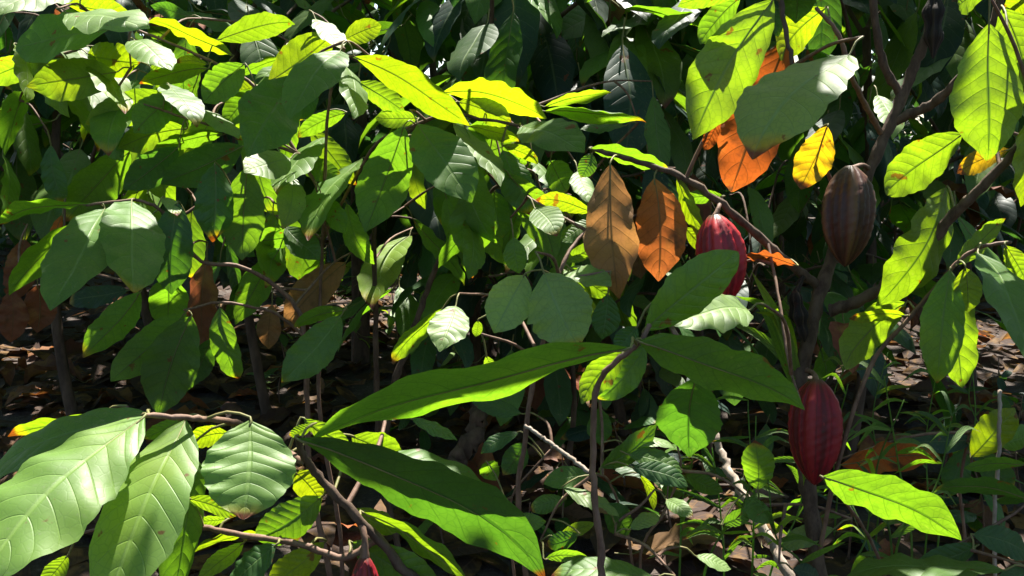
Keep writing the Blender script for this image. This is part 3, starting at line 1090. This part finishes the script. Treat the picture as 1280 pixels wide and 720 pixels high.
def pod(label, top, tip, wpx, hang, mat, seed, name='cocoa_pod', shrivel=0.0, tip_dd=0.0, grp=None):
    """top, tip: (px, py, depth); hang: the point of the branch that it hangs from."""
    Tp, Ti, Hg = at(*top), at(*tip), at(*hang)
    root = thing(name, label, 'cocoa pod', Tp, grp)
    L = np.linalg.norm(Ti - Tp)
    z = -unit(Ti - Tp)
    x = unit(np.cross(np.array([0.2, 1, 0.1]), z))
    y = np.cross(z, x)
    ang = seed * 0.7
    x, y = x * math.cos(ang) + y * math.sin(ang), y * math.cos(ang) - x * math.sin(ang)
    link('husk', husk_mesh(L, wpx / FPX * top[2] * 0.5, mat, seed, shrivel), root, mat4(Tp, x, y, z))
    S = spline(np.array([Hg, Hg * 0.45 + Tp * 0.55 + np.array([0.003, -0.004, 0.004]), Tp - z * 0.006]), 9)
    mb = MB()
    tube(mb, S, np.array([.0052, .0045, .004, .0038, .0038, .004, .0046, .0056, .0062]), 9, 0, 0.2)
    link('stalk', mb.mesh('stalk', [M_POD_DEAD if shrivel else M_TWIG]), root)
    for f in (0.1, 0.3, 0.5):
        LIT.append(Tp + (Ti - Tp) * f) if name == 'cocoa_pod' and 'glossy' in label else SHADE.append(Tp + (Ti - Tp) * f)
    return root


pod('glossy red cocoa pod hanging half behind a broad leaf, sun on its shoulder', (893, 268, 1.53), (906, 384, 1.55), 58, (899, 254, 1.552), M_POD_RED, 3)
pod('plump maroon-brown cocoa pod with tan ridges high on the trunk', (1063, 208, 1.57), (1056, 334, 1.56), 60, (1086, 210, 1.615), M_POD_BROWN, 5)
pod('dull red cocoa pod low on the trunk, just above a bright green leaf', (1021, 474, 1.53), (1018, 607, 1.52), 62, (1006, 462, 1.6), M_POD_DEEP, 8)
pod('dark red cocoa pod on the low bush, hanging below its brown stem', (455, 694, 1.04), (462, 830, 1.03), 40, (452, 655, 1.05), M_POD_DEEP, 11)
pod('shrivelled black pod clinging beside the fork of the trunk', (994, 362, 1.57), (1006, 428, 1.58), 17, (1004, 345, 1.6), M_POD_DEAD, 13, 'withered_pod', 1.0)
pod('shrivelled black pod stuck high up where the trunk thins out', (1168, -12, 1.57), (1166, 74, 1.57), 20, (1172, -30, 1.585), M_POD_DEAD, 17, 'withered_pod', 1.0)

# ------------------------------------------------------------------ fallen sticks
def stick(label, P, r0, r1, mat=M_STICK, name='fallen_branch', lit=True, side=None):
    Q = np.array([at(*p) for p in P])
    n = 10 * len(Q)
    S = spline(Q, n)
    S[1:-1] += rng.normal(0, r0 * 0.25, (n - 2, 3))
    mb = MB()
    tube(mb, S, np.linspace(r0, r1, n), 8, 0, 0.25)
    o = link(name, mb.mesh(name, [mat]))
    o['label'] = label
    o['category'] = 'stick'
    for q in Q:
        (LIT if lit else SHADE).append(q)
    return o


stick('pale brown dead branch leaning through the grass below the pods', [(892, 540, 1.95), (912, 590, 1.9), (950, 655, 1.82), (990, 730, 1.75), (1010, 830, 1.7)], 0.008, 0.012)
stick('thin grey upright stick among seedling leaves', [(1246, 800, 1.72), (1243, 657, 1.7), (1248, 570, 1.7), (1250, 488, 1.7)], 0.004, 0.0035)
stick('short sunlit twig end slanting towards the thin sapling stem', [(656, 532, 1.16), (680, 548, 1.15), (704, 566, 1.14), (741, 594, 1.12)], 0.0024, 0.003)
stick('thick grey-brown dead limb slanting up from the leaf litter', [(560, 590, 2.7), (590, 545, 2.72), (604, 500, 2.76), (612, 480, 2.8)], 0.03, 0.022, M_DARKBARK, lit=False)


# ------------------------------------------------------------------ grass and narrow shoots
def blade_mesh(mb, P0, P1, w, droop, r, mi=0):
    n = 9
    mid = (P0 + P1) / 2 + np.array([0, 0, droop])
    S = spline(np.array([P0, mid, P1]), n)
    d = unit(P1 - P0)
    sd = unit(np.cross(d, np.array([r.uniform(-.6, .6), -1, r.uniform(-.2, .8)])))
    up = np.cross(sd, d)
    V, UV, F = [], [], []
    for i in range(n):
        t = i / (n - 1)
        hw = w * 0.5 * min(1, 0.35 + t * 3.0) * (1 - t ** 3) + 0.0003
        for k, sx in enumerate((-1, 0, 1)):
            V.append(S[i] + sd * hw * sx + up * (abs(sx) * hw * 0.35))
            UV.append((t, (sx + 1) / 2))
    for i in range(n - 1):
        for k in range(2):
            q = i * 3 + k
            F.append((q, q + 3, q + 4, q + 1))
    mb.add(V, F, UV, mi)


def grass_plant(label, base, blades, seed, knd='m', grp=None, name='grass_clump'):
    r = random.Random(seed)
    bpos = at(*base)
    bpos[2] = 0.0
    root = thing(name, label, 'grass', bpos, grp)
    for (bx, by, tx, ty, d, wpx) in blades:
        P0, P1 = at(bx, by, d), at(tx, ty, d + r.uniform(-.12, .12))
        mb = MB()
        blade_mesh(mb, P0, P1, wpx / FPX * d, r.uniform(0.01, 0.06), r)
        o = link('blade', mb.mesh('blade', [M_LEAF]), root)
        c = KINDS[r.choice(knd)]
        o.color = (*c, 0.0)
    return root


def shoot(base_px, base_d, top_px, n, seed, label, grp, wpx=7, reach=70):
    """A grass shoot: a thin culm with blades leaving it on both sides."""
    r = random.Random(seed)
    b = at(base_px[0], base_px[1], base_d)
    g = b.copy()
    g[2] = ground_z(b[0], b[1]) - 0.01
    tp = at(top_px[0], top_px[1], base_d)
    root = thing('grass_clump', label, 'grass', g, grp)
    mid = (b + tp) / 2 + np.array([r.uniform(-.04, .04), r.uniform(-.05, .05), 0])
    S = spline(np.array([g, b, mid, tp]), 24)
    mb = MB()
    tube(mb, S, np.linspace(0.0030, 0.0012, 24), 6, 0, 0.1)
    o = link('stem', mb.mesh('stem', [M_LEAF]), root)
    o.color = (*KINDS['m'], 0)
    for i in range(n):
        p = S[r.randint(8, 23)]
        q = proj(p)
        sx = r.choice((-1, 1))
        tpx = (q[0] + sx * r.uniform(.3, 1) * reach, q[1] + r.uniform(-.9, .55) * reach * 0.6)
        mb = MB()
        blade_mesh(mb, p, at(tpx[0], tpx[1], q[2] + r.uniform(-.12, .12)), wpx * r.uniform(.6, 1.2) / FPX * q[2], r.uniform(0, .03), r)
        o = link('blade', mb.mesh('blade', [M_LEAF]), root)
        o.color = (*KINDS[r.choice('gmgyd')], r.choice((0, 0, 0.1)))
    return root


grass_plant('long yellow-green grass blades arching beside the trunk fork', (980, 640, 1.62),
            [(1000, 470, 940, 340, 1.6, 14), (985, 455, 955, 385, 1.62, 12), (996, 455, 945, 390, 1.6, 12), (990, 480, 920, 370, 1.64, 14), (1000, 470, 905, 400, 1.66, 12),
             (998, 462, 965, 395, 1.66, 10), (1010, 560, 985, 460, 1.64, 12), (1015, 700, 990, 470, 1.64, 8), (1020, 800, 1000, 455, 1.65, 7)], 4, 'yyml')
gi = 0
for (bx, by, tx, ty, d) in [(880, 720, 935, 500, 1.75), (940, 720, 945, 520, 1.8), (960, 730, 1000, 540, 1.85), (1115, 700, 1130, 500, 1.7), (1140, 700, 1105, 470, 1.75), (1120, 690, 1190, 520, 1.7),
                            (1090, 700, 1060, 480, 1.9), (1180, 620, 1215, 450, 2.2), (905, 720, 890, 560, 1.9), (1010, 740, 960, 600, 1.6), (1060, 740, 1090, 600, 1.75), (850, 700, 870, 560, 2.0),
                            (1160, 640, 1170, 470, 2.4), (1100, 600, 1110, 440, 2.5), (1050, 560, 1075, 430, 2.6), (1230, 560, 1225, 440, 2.8)]:
    shoot((bx, by), d, (tx, ty), 9, 900 + gi, {0: 'wispy grass stalk leaning over the pale dead branch', 3: 'upright grass stalk rising behind the bright green seedling leaf', 7: 'thin grass stalk behind the upright grey stick'}.get(gi, 'wispy grass stalk with narrow green blades below the pods'), 'grass stalks under the pod tree', 7 if d < 2 else 5, 62 if d < 2 else 45)
    gi += 1

# ------------------------------------------------------------------ shared leaf meshes for repeats
def variant(seed, L=0.22, nu=10, nv=4, dry=False, stalk=True, **kw):
    r = random.Random(seed)
    V, F, UV = leaf_verts(L, L * r.uniform(.36, .45), kw.get('bend', r.uniform(.2, .9)), r.uniform(.05, .3), kw.get('arch', r.uniform(0, .3)), 0.004, kw.get('wave', r.uniform(.02, .06)), r.uniform(-.4, .4), seed, nu, nv)
    mb = MB()
    mb.add(V, F, UV, 0)
    if stalk:
        S = spline(np.array([[-0.045, 0, 0.012], [-0.02, 0, 0.004], [0.0, 0, 0], [L * 0.3, 0, V.reshape(-1, nv + 1, 3)[int(nu * .3), nv // 2, 2] - 0.0008]]), 7)
        tube(mb, S, np.linspace(.002, .001, 7), 5, 1)
    return mb.mesh('leaf', [M_DRY if dry else M_LEAF, M_STALK])


GREEN = [variant(100 + i) for i in range(10)]
SMALL = [variant(200 + i, L=0.12, nu=8, nv=4) for i in range(6)]
DRYV = [variant(300 + i, dry=True, bend=random.uniform(.6, 2.0), arch=random.uniform(-.5, .6), wave=.12) for i in range(10)]

def in_frame(p, margin=0):
    q = proj(p)
    return q is not None and -margin < q[0] < 1280 + margin and -margin < q[1] < 720 + margin


def put_leaf(root, meshes, p, axis, nrm, s, c, tip=0.0, name='leaf'):
    x, y, z = frame_from(axis, nrm)
    o = link(name, random.choice(meshes), root, mat4(p, x * s, y * s, z * s))
    o.color = (*c, tip)
    return o


def jitter(c, a=0.25):
    k = random.uniform(1 - a, 1 + a)
    return (c[0] * k * random.uniform(.85, 1.2), c[1] * k, c[2] * k * random.uniform(.8, 1.2))


# sunlit patches on the plantation floor
for (px, py, n) in [(440, 375, 6), (470, 400, 8), (500, 370, 8), (530, 355, 8), (555, 345, 5), (300, 365, 4), (345, 385, 3), (20, 455, 4), (45, 450, 3), (270, 410, 3), (1120, 420, 4), (1180, 440, 5), (1250, 430, 6),
                    (1100, 470, 6), (1230, 470, 6), (1080, 400, 5), (1130, 450, 6), (1200, 415, 6), (1270, 450, 6), (950, 700, 4), (900, 640, 3), (800, 690, 3), (400, 700, 3), (1150, 400, 3), (1260, 400, 3), (700, 620, 2), (870, 600, 2)]:
    for _ in range(n):
        LIT.append(ground_at(px + random.uniform(-22, 22), py + random.uniform(-9, 9)))

# ------------------------------------------------------------------ shaded cocoa trees behind
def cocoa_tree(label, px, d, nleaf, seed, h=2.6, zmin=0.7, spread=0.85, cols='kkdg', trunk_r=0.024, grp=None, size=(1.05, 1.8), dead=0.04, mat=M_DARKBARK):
    r = random.Random(seed)
    b = at(px, 360, d)
    b[2] = 0
    root = thing('cocoa_tree', label, 'tree', b, grp)
    top = b + np.array([r.uniform(-.2, .2), r.uniform(-.15, .15), h * 0.62])
    S = spline(np.array([b + [0, 0, -.05], b * .6 + top * .4 + np.array([r.uniform(-.08, .08), 0, 0]), top]), 16)
    mb = MB()
    tube(mb, S, np.linspace(trunk_r, trunk_r * .6, 16), 10, 0, 0.15)
    link('trunk', mb.mesh('trunk', [mat]), root)
    limbs = []
    for k in range(7):
        a = k * 2 * math.pi / 7 + r.uniform(-.3, .3)
        z0 = r.uniform(0.28, 0.62) * h
        p0 = b + (top - b) * (z0 / (0.62 * h))
        e = p0 + np.array([math.cos(a) * spread * r.uniform(.7, 1.1), math.sin(a) * spread * r.uniform(.6, 1.0), r.uniform(.15, .5) * h * 0.7])
        m = (p0 + e) / 2 + np.array([0, 0, r.uniform(.05, .25)])
        L = spline(np.array([p0, m, e]), 14)
        mb = MB()
        tube(mb, L, np.linspace(trunk_r * .4, .004, 14), 6, 0, .2)
        link('branch', mb.mesh('branch', [mat]), root)
        limbs.append(L)
    n = tries = 0
    while n < nleaf and tries < nleaf * 6:
        tries += 1
        L = r.choice(limbs)
        p = L[r.randint(2, 13)] + np.array([r.gauss(0, .14), r.gauss(0, .14), r.gauss(0, .16) - 0.05])
        if p[2] < zmin or p[1] < 2.55:
            continue
        if not in_frame(p, 90):
            if r.random() < 0.6:
                continue
        out = unit(np.array([p[0] - b[0] + r.gauss(0, .3), p[1] - b[1] + r.gauss(0, .3) - 0.15, 0.01]))
        pit = r.uniform(0.35, 1.35)
        ax = out * math.cos(pit) + np.array([0, 0, -math.sin(pit)])
        nr = out * math.sin(pit) + np.array([r.gauss(0, .35), r.gauss(0, .35), math.cos(pit)])
        sz = r.uniform(*size)
        if blocks_sun(p, 0.05 * sz + 0.03, p + ax * 0.22 * sz):
            continue
        if r.random() < dead:
            put_leaf(root, DRYV, p, ax, nr, r.uniform(.8, 1.2), jitter(KINDS['r']))
        else:
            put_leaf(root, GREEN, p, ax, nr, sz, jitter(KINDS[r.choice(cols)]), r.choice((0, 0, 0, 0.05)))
        n += 1
    return root


F_TREES = [  # label, px, depth, leaves, height, lowest leaf
    ('shaded cocoa tree whose dark trunk rises from the litter beside hanging brown leaves', 86, 3.3, 110, 2.5, 0.85),
    ('dark cocoa tree filling the gap above the lime green crown', 330, 3.7, 110, 2.7, 0.8),
    ('cocoa tree with overlapping blue-green leaves behind the bright drooping yellow leaf', 600, 3.2, 130, 2.7, 0.8),
    ('cocoa tree with large dusky leaves behind the paired dead leaves', 790, 3.5, 130, 2.7, 0.75),
    ('dark cocoa tree seen between the branches of the pod tree', 1075, 3.3, 120, 2.6, 0.85),
    ('dim cocoa tree behind the yellowing leaves above the bare soil', 1235, 3.9, 110, 2.7, 0.95),
]
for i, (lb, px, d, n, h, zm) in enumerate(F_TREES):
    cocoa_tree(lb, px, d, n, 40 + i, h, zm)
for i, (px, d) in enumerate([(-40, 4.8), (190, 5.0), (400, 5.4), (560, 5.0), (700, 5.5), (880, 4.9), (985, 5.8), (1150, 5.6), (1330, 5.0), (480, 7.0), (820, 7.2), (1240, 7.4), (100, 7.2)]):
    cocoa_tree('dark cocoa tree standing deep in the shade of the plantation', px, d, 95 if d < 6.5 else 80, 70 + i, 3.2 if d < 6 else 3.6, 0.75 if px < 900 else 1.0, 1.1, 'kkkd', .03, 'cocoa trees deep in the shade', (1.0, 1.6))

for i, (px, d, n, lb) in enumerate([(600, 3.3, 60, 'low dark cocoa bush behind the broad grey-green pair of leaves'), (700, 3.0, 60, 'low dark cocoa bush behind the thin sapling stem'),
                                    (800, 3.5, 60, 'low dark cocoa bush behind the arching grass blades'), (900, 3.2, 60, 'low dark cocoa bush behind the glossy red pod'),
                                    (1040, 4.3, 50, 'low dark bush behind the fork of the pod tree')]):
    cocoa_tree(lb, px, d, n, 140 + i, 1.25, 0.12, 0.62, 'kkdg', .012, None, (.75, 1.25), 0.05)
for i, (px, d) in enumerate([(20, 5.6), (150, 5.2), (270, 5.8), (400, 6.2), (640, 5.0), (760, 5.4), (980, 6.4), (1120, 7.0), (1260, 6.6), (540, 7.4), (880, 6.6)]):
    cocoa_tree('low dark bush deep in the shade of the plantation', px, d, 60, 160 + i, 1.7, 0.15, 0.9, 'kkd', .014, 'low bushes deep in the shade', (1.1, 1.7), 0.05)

# ------------------------------------------------------------------ leaves joined by the thousand: far wood, canopies
LOWV = []
for i in range(8):
    LOWV.append(leaf_verts(1.0, random.uniform(.36, .48), random.uniform(.1, .9), random.uniform(0, .3), .2, 0, .05, 0, 500 + i, 4, 2))


def hang(down):
    a = random.uniform(0, 2 * math.pi)
    pit = random.uniform(*down)
    out = np.array([math.cos(a), math.sin(a), 0])
    ax = out * math.cos(pit) + np.array([0, 0, -math.sin(pit)])
    nr = out * math.sin(pit) + np.array([random.gauss(0, .3), random.gauss(0, .3), math.cos(pit)])
    return ax, nr


def leaf_mass(name, L, parent=None, mat=None):
    """L: (place, length, axis, normal) of each leaf."""
    mb = MB()
    for p, s, ax, nr in L:
        V, F, UV = random.choice(LOWV)
        x, y, z = frame_from(ax, nr)
        mb.add((V * s) @ np.array([x, y, z]) + p, F, UV, 0)
    o = link(name, mb.mesh(name, [mat or M_LEAF]), parent)
    o['kind'] = 'stuff'
    return o


P = []
while len(P) < 11000:
    y = random.uniform(7.5, 17)
    p = np.array([random.uniform(-1, 1) * (0.72 * y + 1.5), y, random.uniform(0.5, 1.2 + 0.30 * y) if random.random() < .62 else random.uniform(0.05, 1.3)])
    s = random.uniform(.25, .42)
    ax, nr = hang((.1, 1.2))
    if not blocks_sun(p, 0.22 * s, p + ax * s):
        P.append((p, s, ax, nr))
while len(P) < 15500:
    y = random.uniform(17, 30)
    p = np.array([random.uniform(-1, 1) * (0.72 * y + 1.5), y, random.uniform(0.0, 8.5)])
    P.append((p, random.uniform(.5, .9)) + hang((.1, 1.2)))
while len(P) < 19500:  # unseen leaf roof added overhead to keep sun off the far wood
    p = np.array([random.uniform(-24, 24), random.uniform(9, 34), random.uniform(6.0, 9.0)])
    s = random.uniform(.6, 1.0)
    ax, nr = hang((0, .6))
    if not blocks_sun(p, 0.2 * s, p + ax * s):
        P.append((p, s, ax, nr))
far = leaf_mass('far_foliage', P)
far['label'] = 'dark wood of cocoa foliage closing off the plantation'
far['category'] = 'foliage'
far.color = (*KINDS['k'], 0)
P = []
while len(P) < 4200:                     # plantation behind and beside the camera, added unseen to cut low skylight
    a = random.uniform(0, 2 * math.pi)
    q = np.array([math.cos(a), math.sin(a)]) * random.uniform(4.5, 8.5)
    if q[1] > 2.5 and abs(q[0]) < 0.75 * q[1] + 1.2 or q[1] > 5:
        continue
    p = np.array([q[0], q[1], random.uniform(0.1, 3.6)])
    s = random.uniform(.3, .5)
    ax, nr = hang((.1, 1.2))
    if not blocks_sun(p, 0.22 * s, p + ax * s):
        P.append((p, s, ax, nr))
near = leaf_mass('added_surround_foliage', P)
near['label'] = 'unseen dark foliage added around the clearing to dim skylight'
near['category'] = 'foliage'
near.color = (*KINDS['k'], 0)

# unseen canopy added outside the view, its leaves and gaps placed to shape sunlight
CAN = []
def out_of_view(p):
    q = proj(p)
    return q is None or q[1] < -45 or abs(q[0] - 640) > 760


tries = 0
while len(CAN) < 7000 and tries < 50000:
    tries += 1
    p = np.array([random.uniform(-6.5, 6.5), random.uniform(0.3, 13), random.uniform(2.5, 6.0)])
    s = random.uniform(.24, .40)
    ax, nr = hang((0, .7))
    if out_of_view(p) and not blocks_sun(p, 0.22 * s + 0.03, p + ax * s):
        CAN.append((p, s, ax, nr))
gl = np.array([p for p in LIT if p[2] < 0.05])
for yy in np.arange(2.2, 9.0, 0.22):
    for xx in np.arange(-0.62 * yy - .3, 0.62 * yy + .3, 0.22):
        g0 = np.array([xx + random.uniform(-.1, .1), yy + random.uniform(-.1, .1), 0.0])
        if np.min(np.hypot(gl[:, 0] - g0[0], gl[:, 1] - g0[1])) > 0.2:
            SHADE.append(g0)
for q in SHADE:  # added leaves on the sun ray of each point to be shaded
    for _ in range(2):
        for _try in range(12):
            s = random.uniform(.18, .28) if _try < 6 else random.uniform(.09, .15)
            ax, nr = hang((0, .7))
            p = q + SUN * random.uniform(0.9, 2.8 if q[2] > .05 else 6.0) - ax * s * 0.5 + rng.normal(0, 0.03, 3)
            if out_of_view(p) and not blocks_sun(p, 0.23 * s, p + ax * s):
                CAN.append((p, s, ax, nr))
                break
print('canopy leaves', len(CAN), 'lit', len(LIT), 'shade', len(SHADE))
SHT = [(447, 4.6, 0.05, 'tall tree with a bare reddish-brown trunk behind the lime green crown'), (-260, 4.2, 0.07, 'unseen tree added to shade the drooping dark green leaves'), (1500, 4.6, 0.07, 'unseen tree added to shade the pod tree')]
roots = []
for px, d, rr, lb in SHT:  # first trunk is in view; outer two only carry the added canopy
    b = at(px, 360, d)
    b[2] = 0
    root = thing('tree_with_added_canopy', lb, 'tree', b)
    mb = MB()
    S = spline(np.array([b + [0, 0, -.1], b + [0.03, 0, 1.5], b + [-.04, .05, 3.0], b + [0, 0, 4.4]]), 24)
    tube(mb, S, np.linspace(rr, rr * .55, 24), 12, 0, .1)
    link('trunk', mb.mesh('trunk', [M_DARKBARK]), root)
    roots.append((root, b, S))
groups = [[], [], []]
for lf in CAN:
    k = int(np.argmin([np.hypot(*(lf[0] - b)[:2]) for _, b, _ in roots]))
    groups[k].append(lf)
for k, (root, b, S) in enumerate(roots):
    cr = leaf_mass('crown', groups[k], root)  # crown made of the added canopy leaves, outside the view
    cr.color = (*KINDS['g'], 0)
    del cr['kind']
    for _ in range(60):
        e = random.choice(groups[k])[0]
        p0 = S[random.randint(14, 23)]
        m = (p0 + e) / 2 + np.array([0, 0, .35])
        if blocks_sun(e, .05) or blocks_sun(m, .05) or not out_of_view(m) or not out_of_view(e):
            continue
        mb = MB()
        sp = spline(np.array([p0, m, e]), 16)
        if any(blocks_sun(q, .03) for q in sp):
            continue
        tube(mb, sp, np.linspace(.03, .008, 16), 7, 0, .15)
        link('branch', mb.mesh('branch', [M_DARKBARK]), root)

# ------------------------------------------------------------------ small seedlings on the floor
def seedling(px, py, h, n, seed, label, grp, meshes=None, size=(.7, 1.3), cols='gdmg'):
    r = random.Random(seed)
    b = ground_at(px, py)
    b[2] = ground_z(b[0], b[1])
    root = thing('seedling', label, 'seedling', b, grp)
    top = b + np.array([r.uniform(-.08, .08), r.uniform(-.08, .08), h])
    S = spline(np.array([b - [0, 0, .03], (b + top) / 2 + np.array([r.uniform(-.03, .03), 0, 0]), top]), 12)
    mb = MB()
    tube(mb, S, np.linspace(.004, .0018, 12), 6, 0, .15)
    link('stem', mb.mesh('stem', [M_TWIG]), root)
    for i in range(n):
        j = r.randint(4, 11)
        a = r.uniform(0, 6.28)
        pit = r.uniform(-.35, .9)
        out = np.array([math.cos(a), math.sin(a), 0])
        ax = out * math.cos(pit) + np.array([0, 0, -math.sin(pit)])
        nr = out * math.sin(pit) + np.array([r.gauss(0, .2), r.gauss(0, .2), math.cos(pit)])
        s = r.uniform(*size)
        p = S[j] + ax * 0.045 * s
        if blocks_sun(p, .02):
            continue
        put_leaf(root, meshes or SMALL, p, ax, nr, s, jitter(KINDS[r.choice(cols)]), r.choice((0, 0, .08)))
    return root


sd = 0
for (px, py, h) in [(440, 470, .55), (470, 450, .6), (420, 440, .6), (500, 440, .5), (455, 420, .8), (360, 470, .35), (540, 450, .4), (350, 510, .2), (590, 520, .3), (650, 540, .3), (520, 560, .2)]:
    seedling(px, py, h, 12, 600 + sd, 'small pale-leaved weed between the brown stems', 'weeds between the brown stems', SMALL, (.7, 1.3), 'mgpd')
    sd += 1
SEED_LB = {(700, 680): 'dark seedling between the low bush and the thin sapling stem', (640, 700): 'small dark seedling below the tip of the longest bush leaf',
           (780, 640): 'dark seedling rising just behind the thin sapling stem', (850, 690): 'dark seedling between the thin sapling stem and the pale dead branch',
           (1060, 700): 'dark seedling at the foot of the pod-bearing trunk', (1250, 560): 'dark seedling behind the upright grey stick', (560, 690): 'low dark seedling behind the brown stem of the low bush',
           (940, 660): 'dark seedling beside the pale dead branch in the grass'}
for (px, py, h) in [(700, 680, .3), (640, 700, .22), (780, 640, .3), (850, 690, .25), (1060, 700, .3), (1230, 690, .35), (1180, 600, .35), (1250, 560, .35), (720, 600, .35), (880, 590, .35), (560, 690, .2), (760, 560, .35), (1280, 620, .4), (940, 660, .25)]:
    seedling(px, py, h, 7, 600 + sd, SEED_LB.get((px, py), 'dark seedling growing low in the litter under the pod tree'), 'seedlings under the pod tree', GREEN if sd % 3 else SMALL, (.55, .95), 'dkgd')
    sd += 1

# ------------------------------------------------------------------ leaf litter
DCOL = [(0.17, 0.09, 0.045), KINDS['r'], (0.08, 0.045, 0.03), (0.16, 0.10, 0.075), (0.10, 0.07, 0.055), (0.22, 0.075, 0.03), (0.07, 0.04, 0.03)]
n = 0
while n < 290:
    px, py = random.uniform(-40, 1320), random.choice((random.uniform(385, 720), random.uniform(430, 600)))
    g = ground_at(px, py)
    if g[1] > 7.5:
        continue
    g[2] = ground_z(g[0], g[1]) + random.uniform(.012, .05)
    a = random.uniform(0, 6.28)
    o = put_leaf(GROUND, DRYV, g, np.array([math.cos(a), math.sin(a), random.gauss(0, .15)]), np.array([random.gauss(0, .35), random.gauss(0, .35), random.choice((1, 1, -1))]), random.uniform(.6, 1.25), jitter(random.choice(DCOL)), 0.0, 'fallen_leaf')
    n += 1
P = []
for _ in range(7000):
    y = random.uniform(0.8, 11)
    x = random.uniform(-1, 1) * (0.66 * y + 1.2)
    P.append(np.array([x, y, ground_z(x, y) + random.uniform(.004, .03)]))
mb = MB()
for p in P:
    V, F, UV = random.choice(LOWV)
    s = random.uniform(.12, .26)
    a = random.uniform(0, 6.28)
    x, y, z = frame_from(np.array([math.cos(a), math.sin(a), random.gauss(0, .12)]), np.array([random.gauss(0, .3), random.gauss(0, .3), 1]))
    V = V.copy()
    V[:, 2] *= random.choice((-1.2, 1.5, .6))
    mb.add((V * s) @ np.array([x, y, z]) + p, F, UV, 0)
lit = link('leaf_litter', mb.mesh('leaf_litter', [M_DRY]))
kind(lit, 'stuff', 'carpet of small brown dead leaves over the soil')
lit['category'] = 'leaf litter'
lit.color = (0.062, 0.038, 0.028, 0)



# ------------------------------------------------------------------ tidy: helper properties off
for o in ROOTS:
    if '_loc' in o:
        del o['_loc']
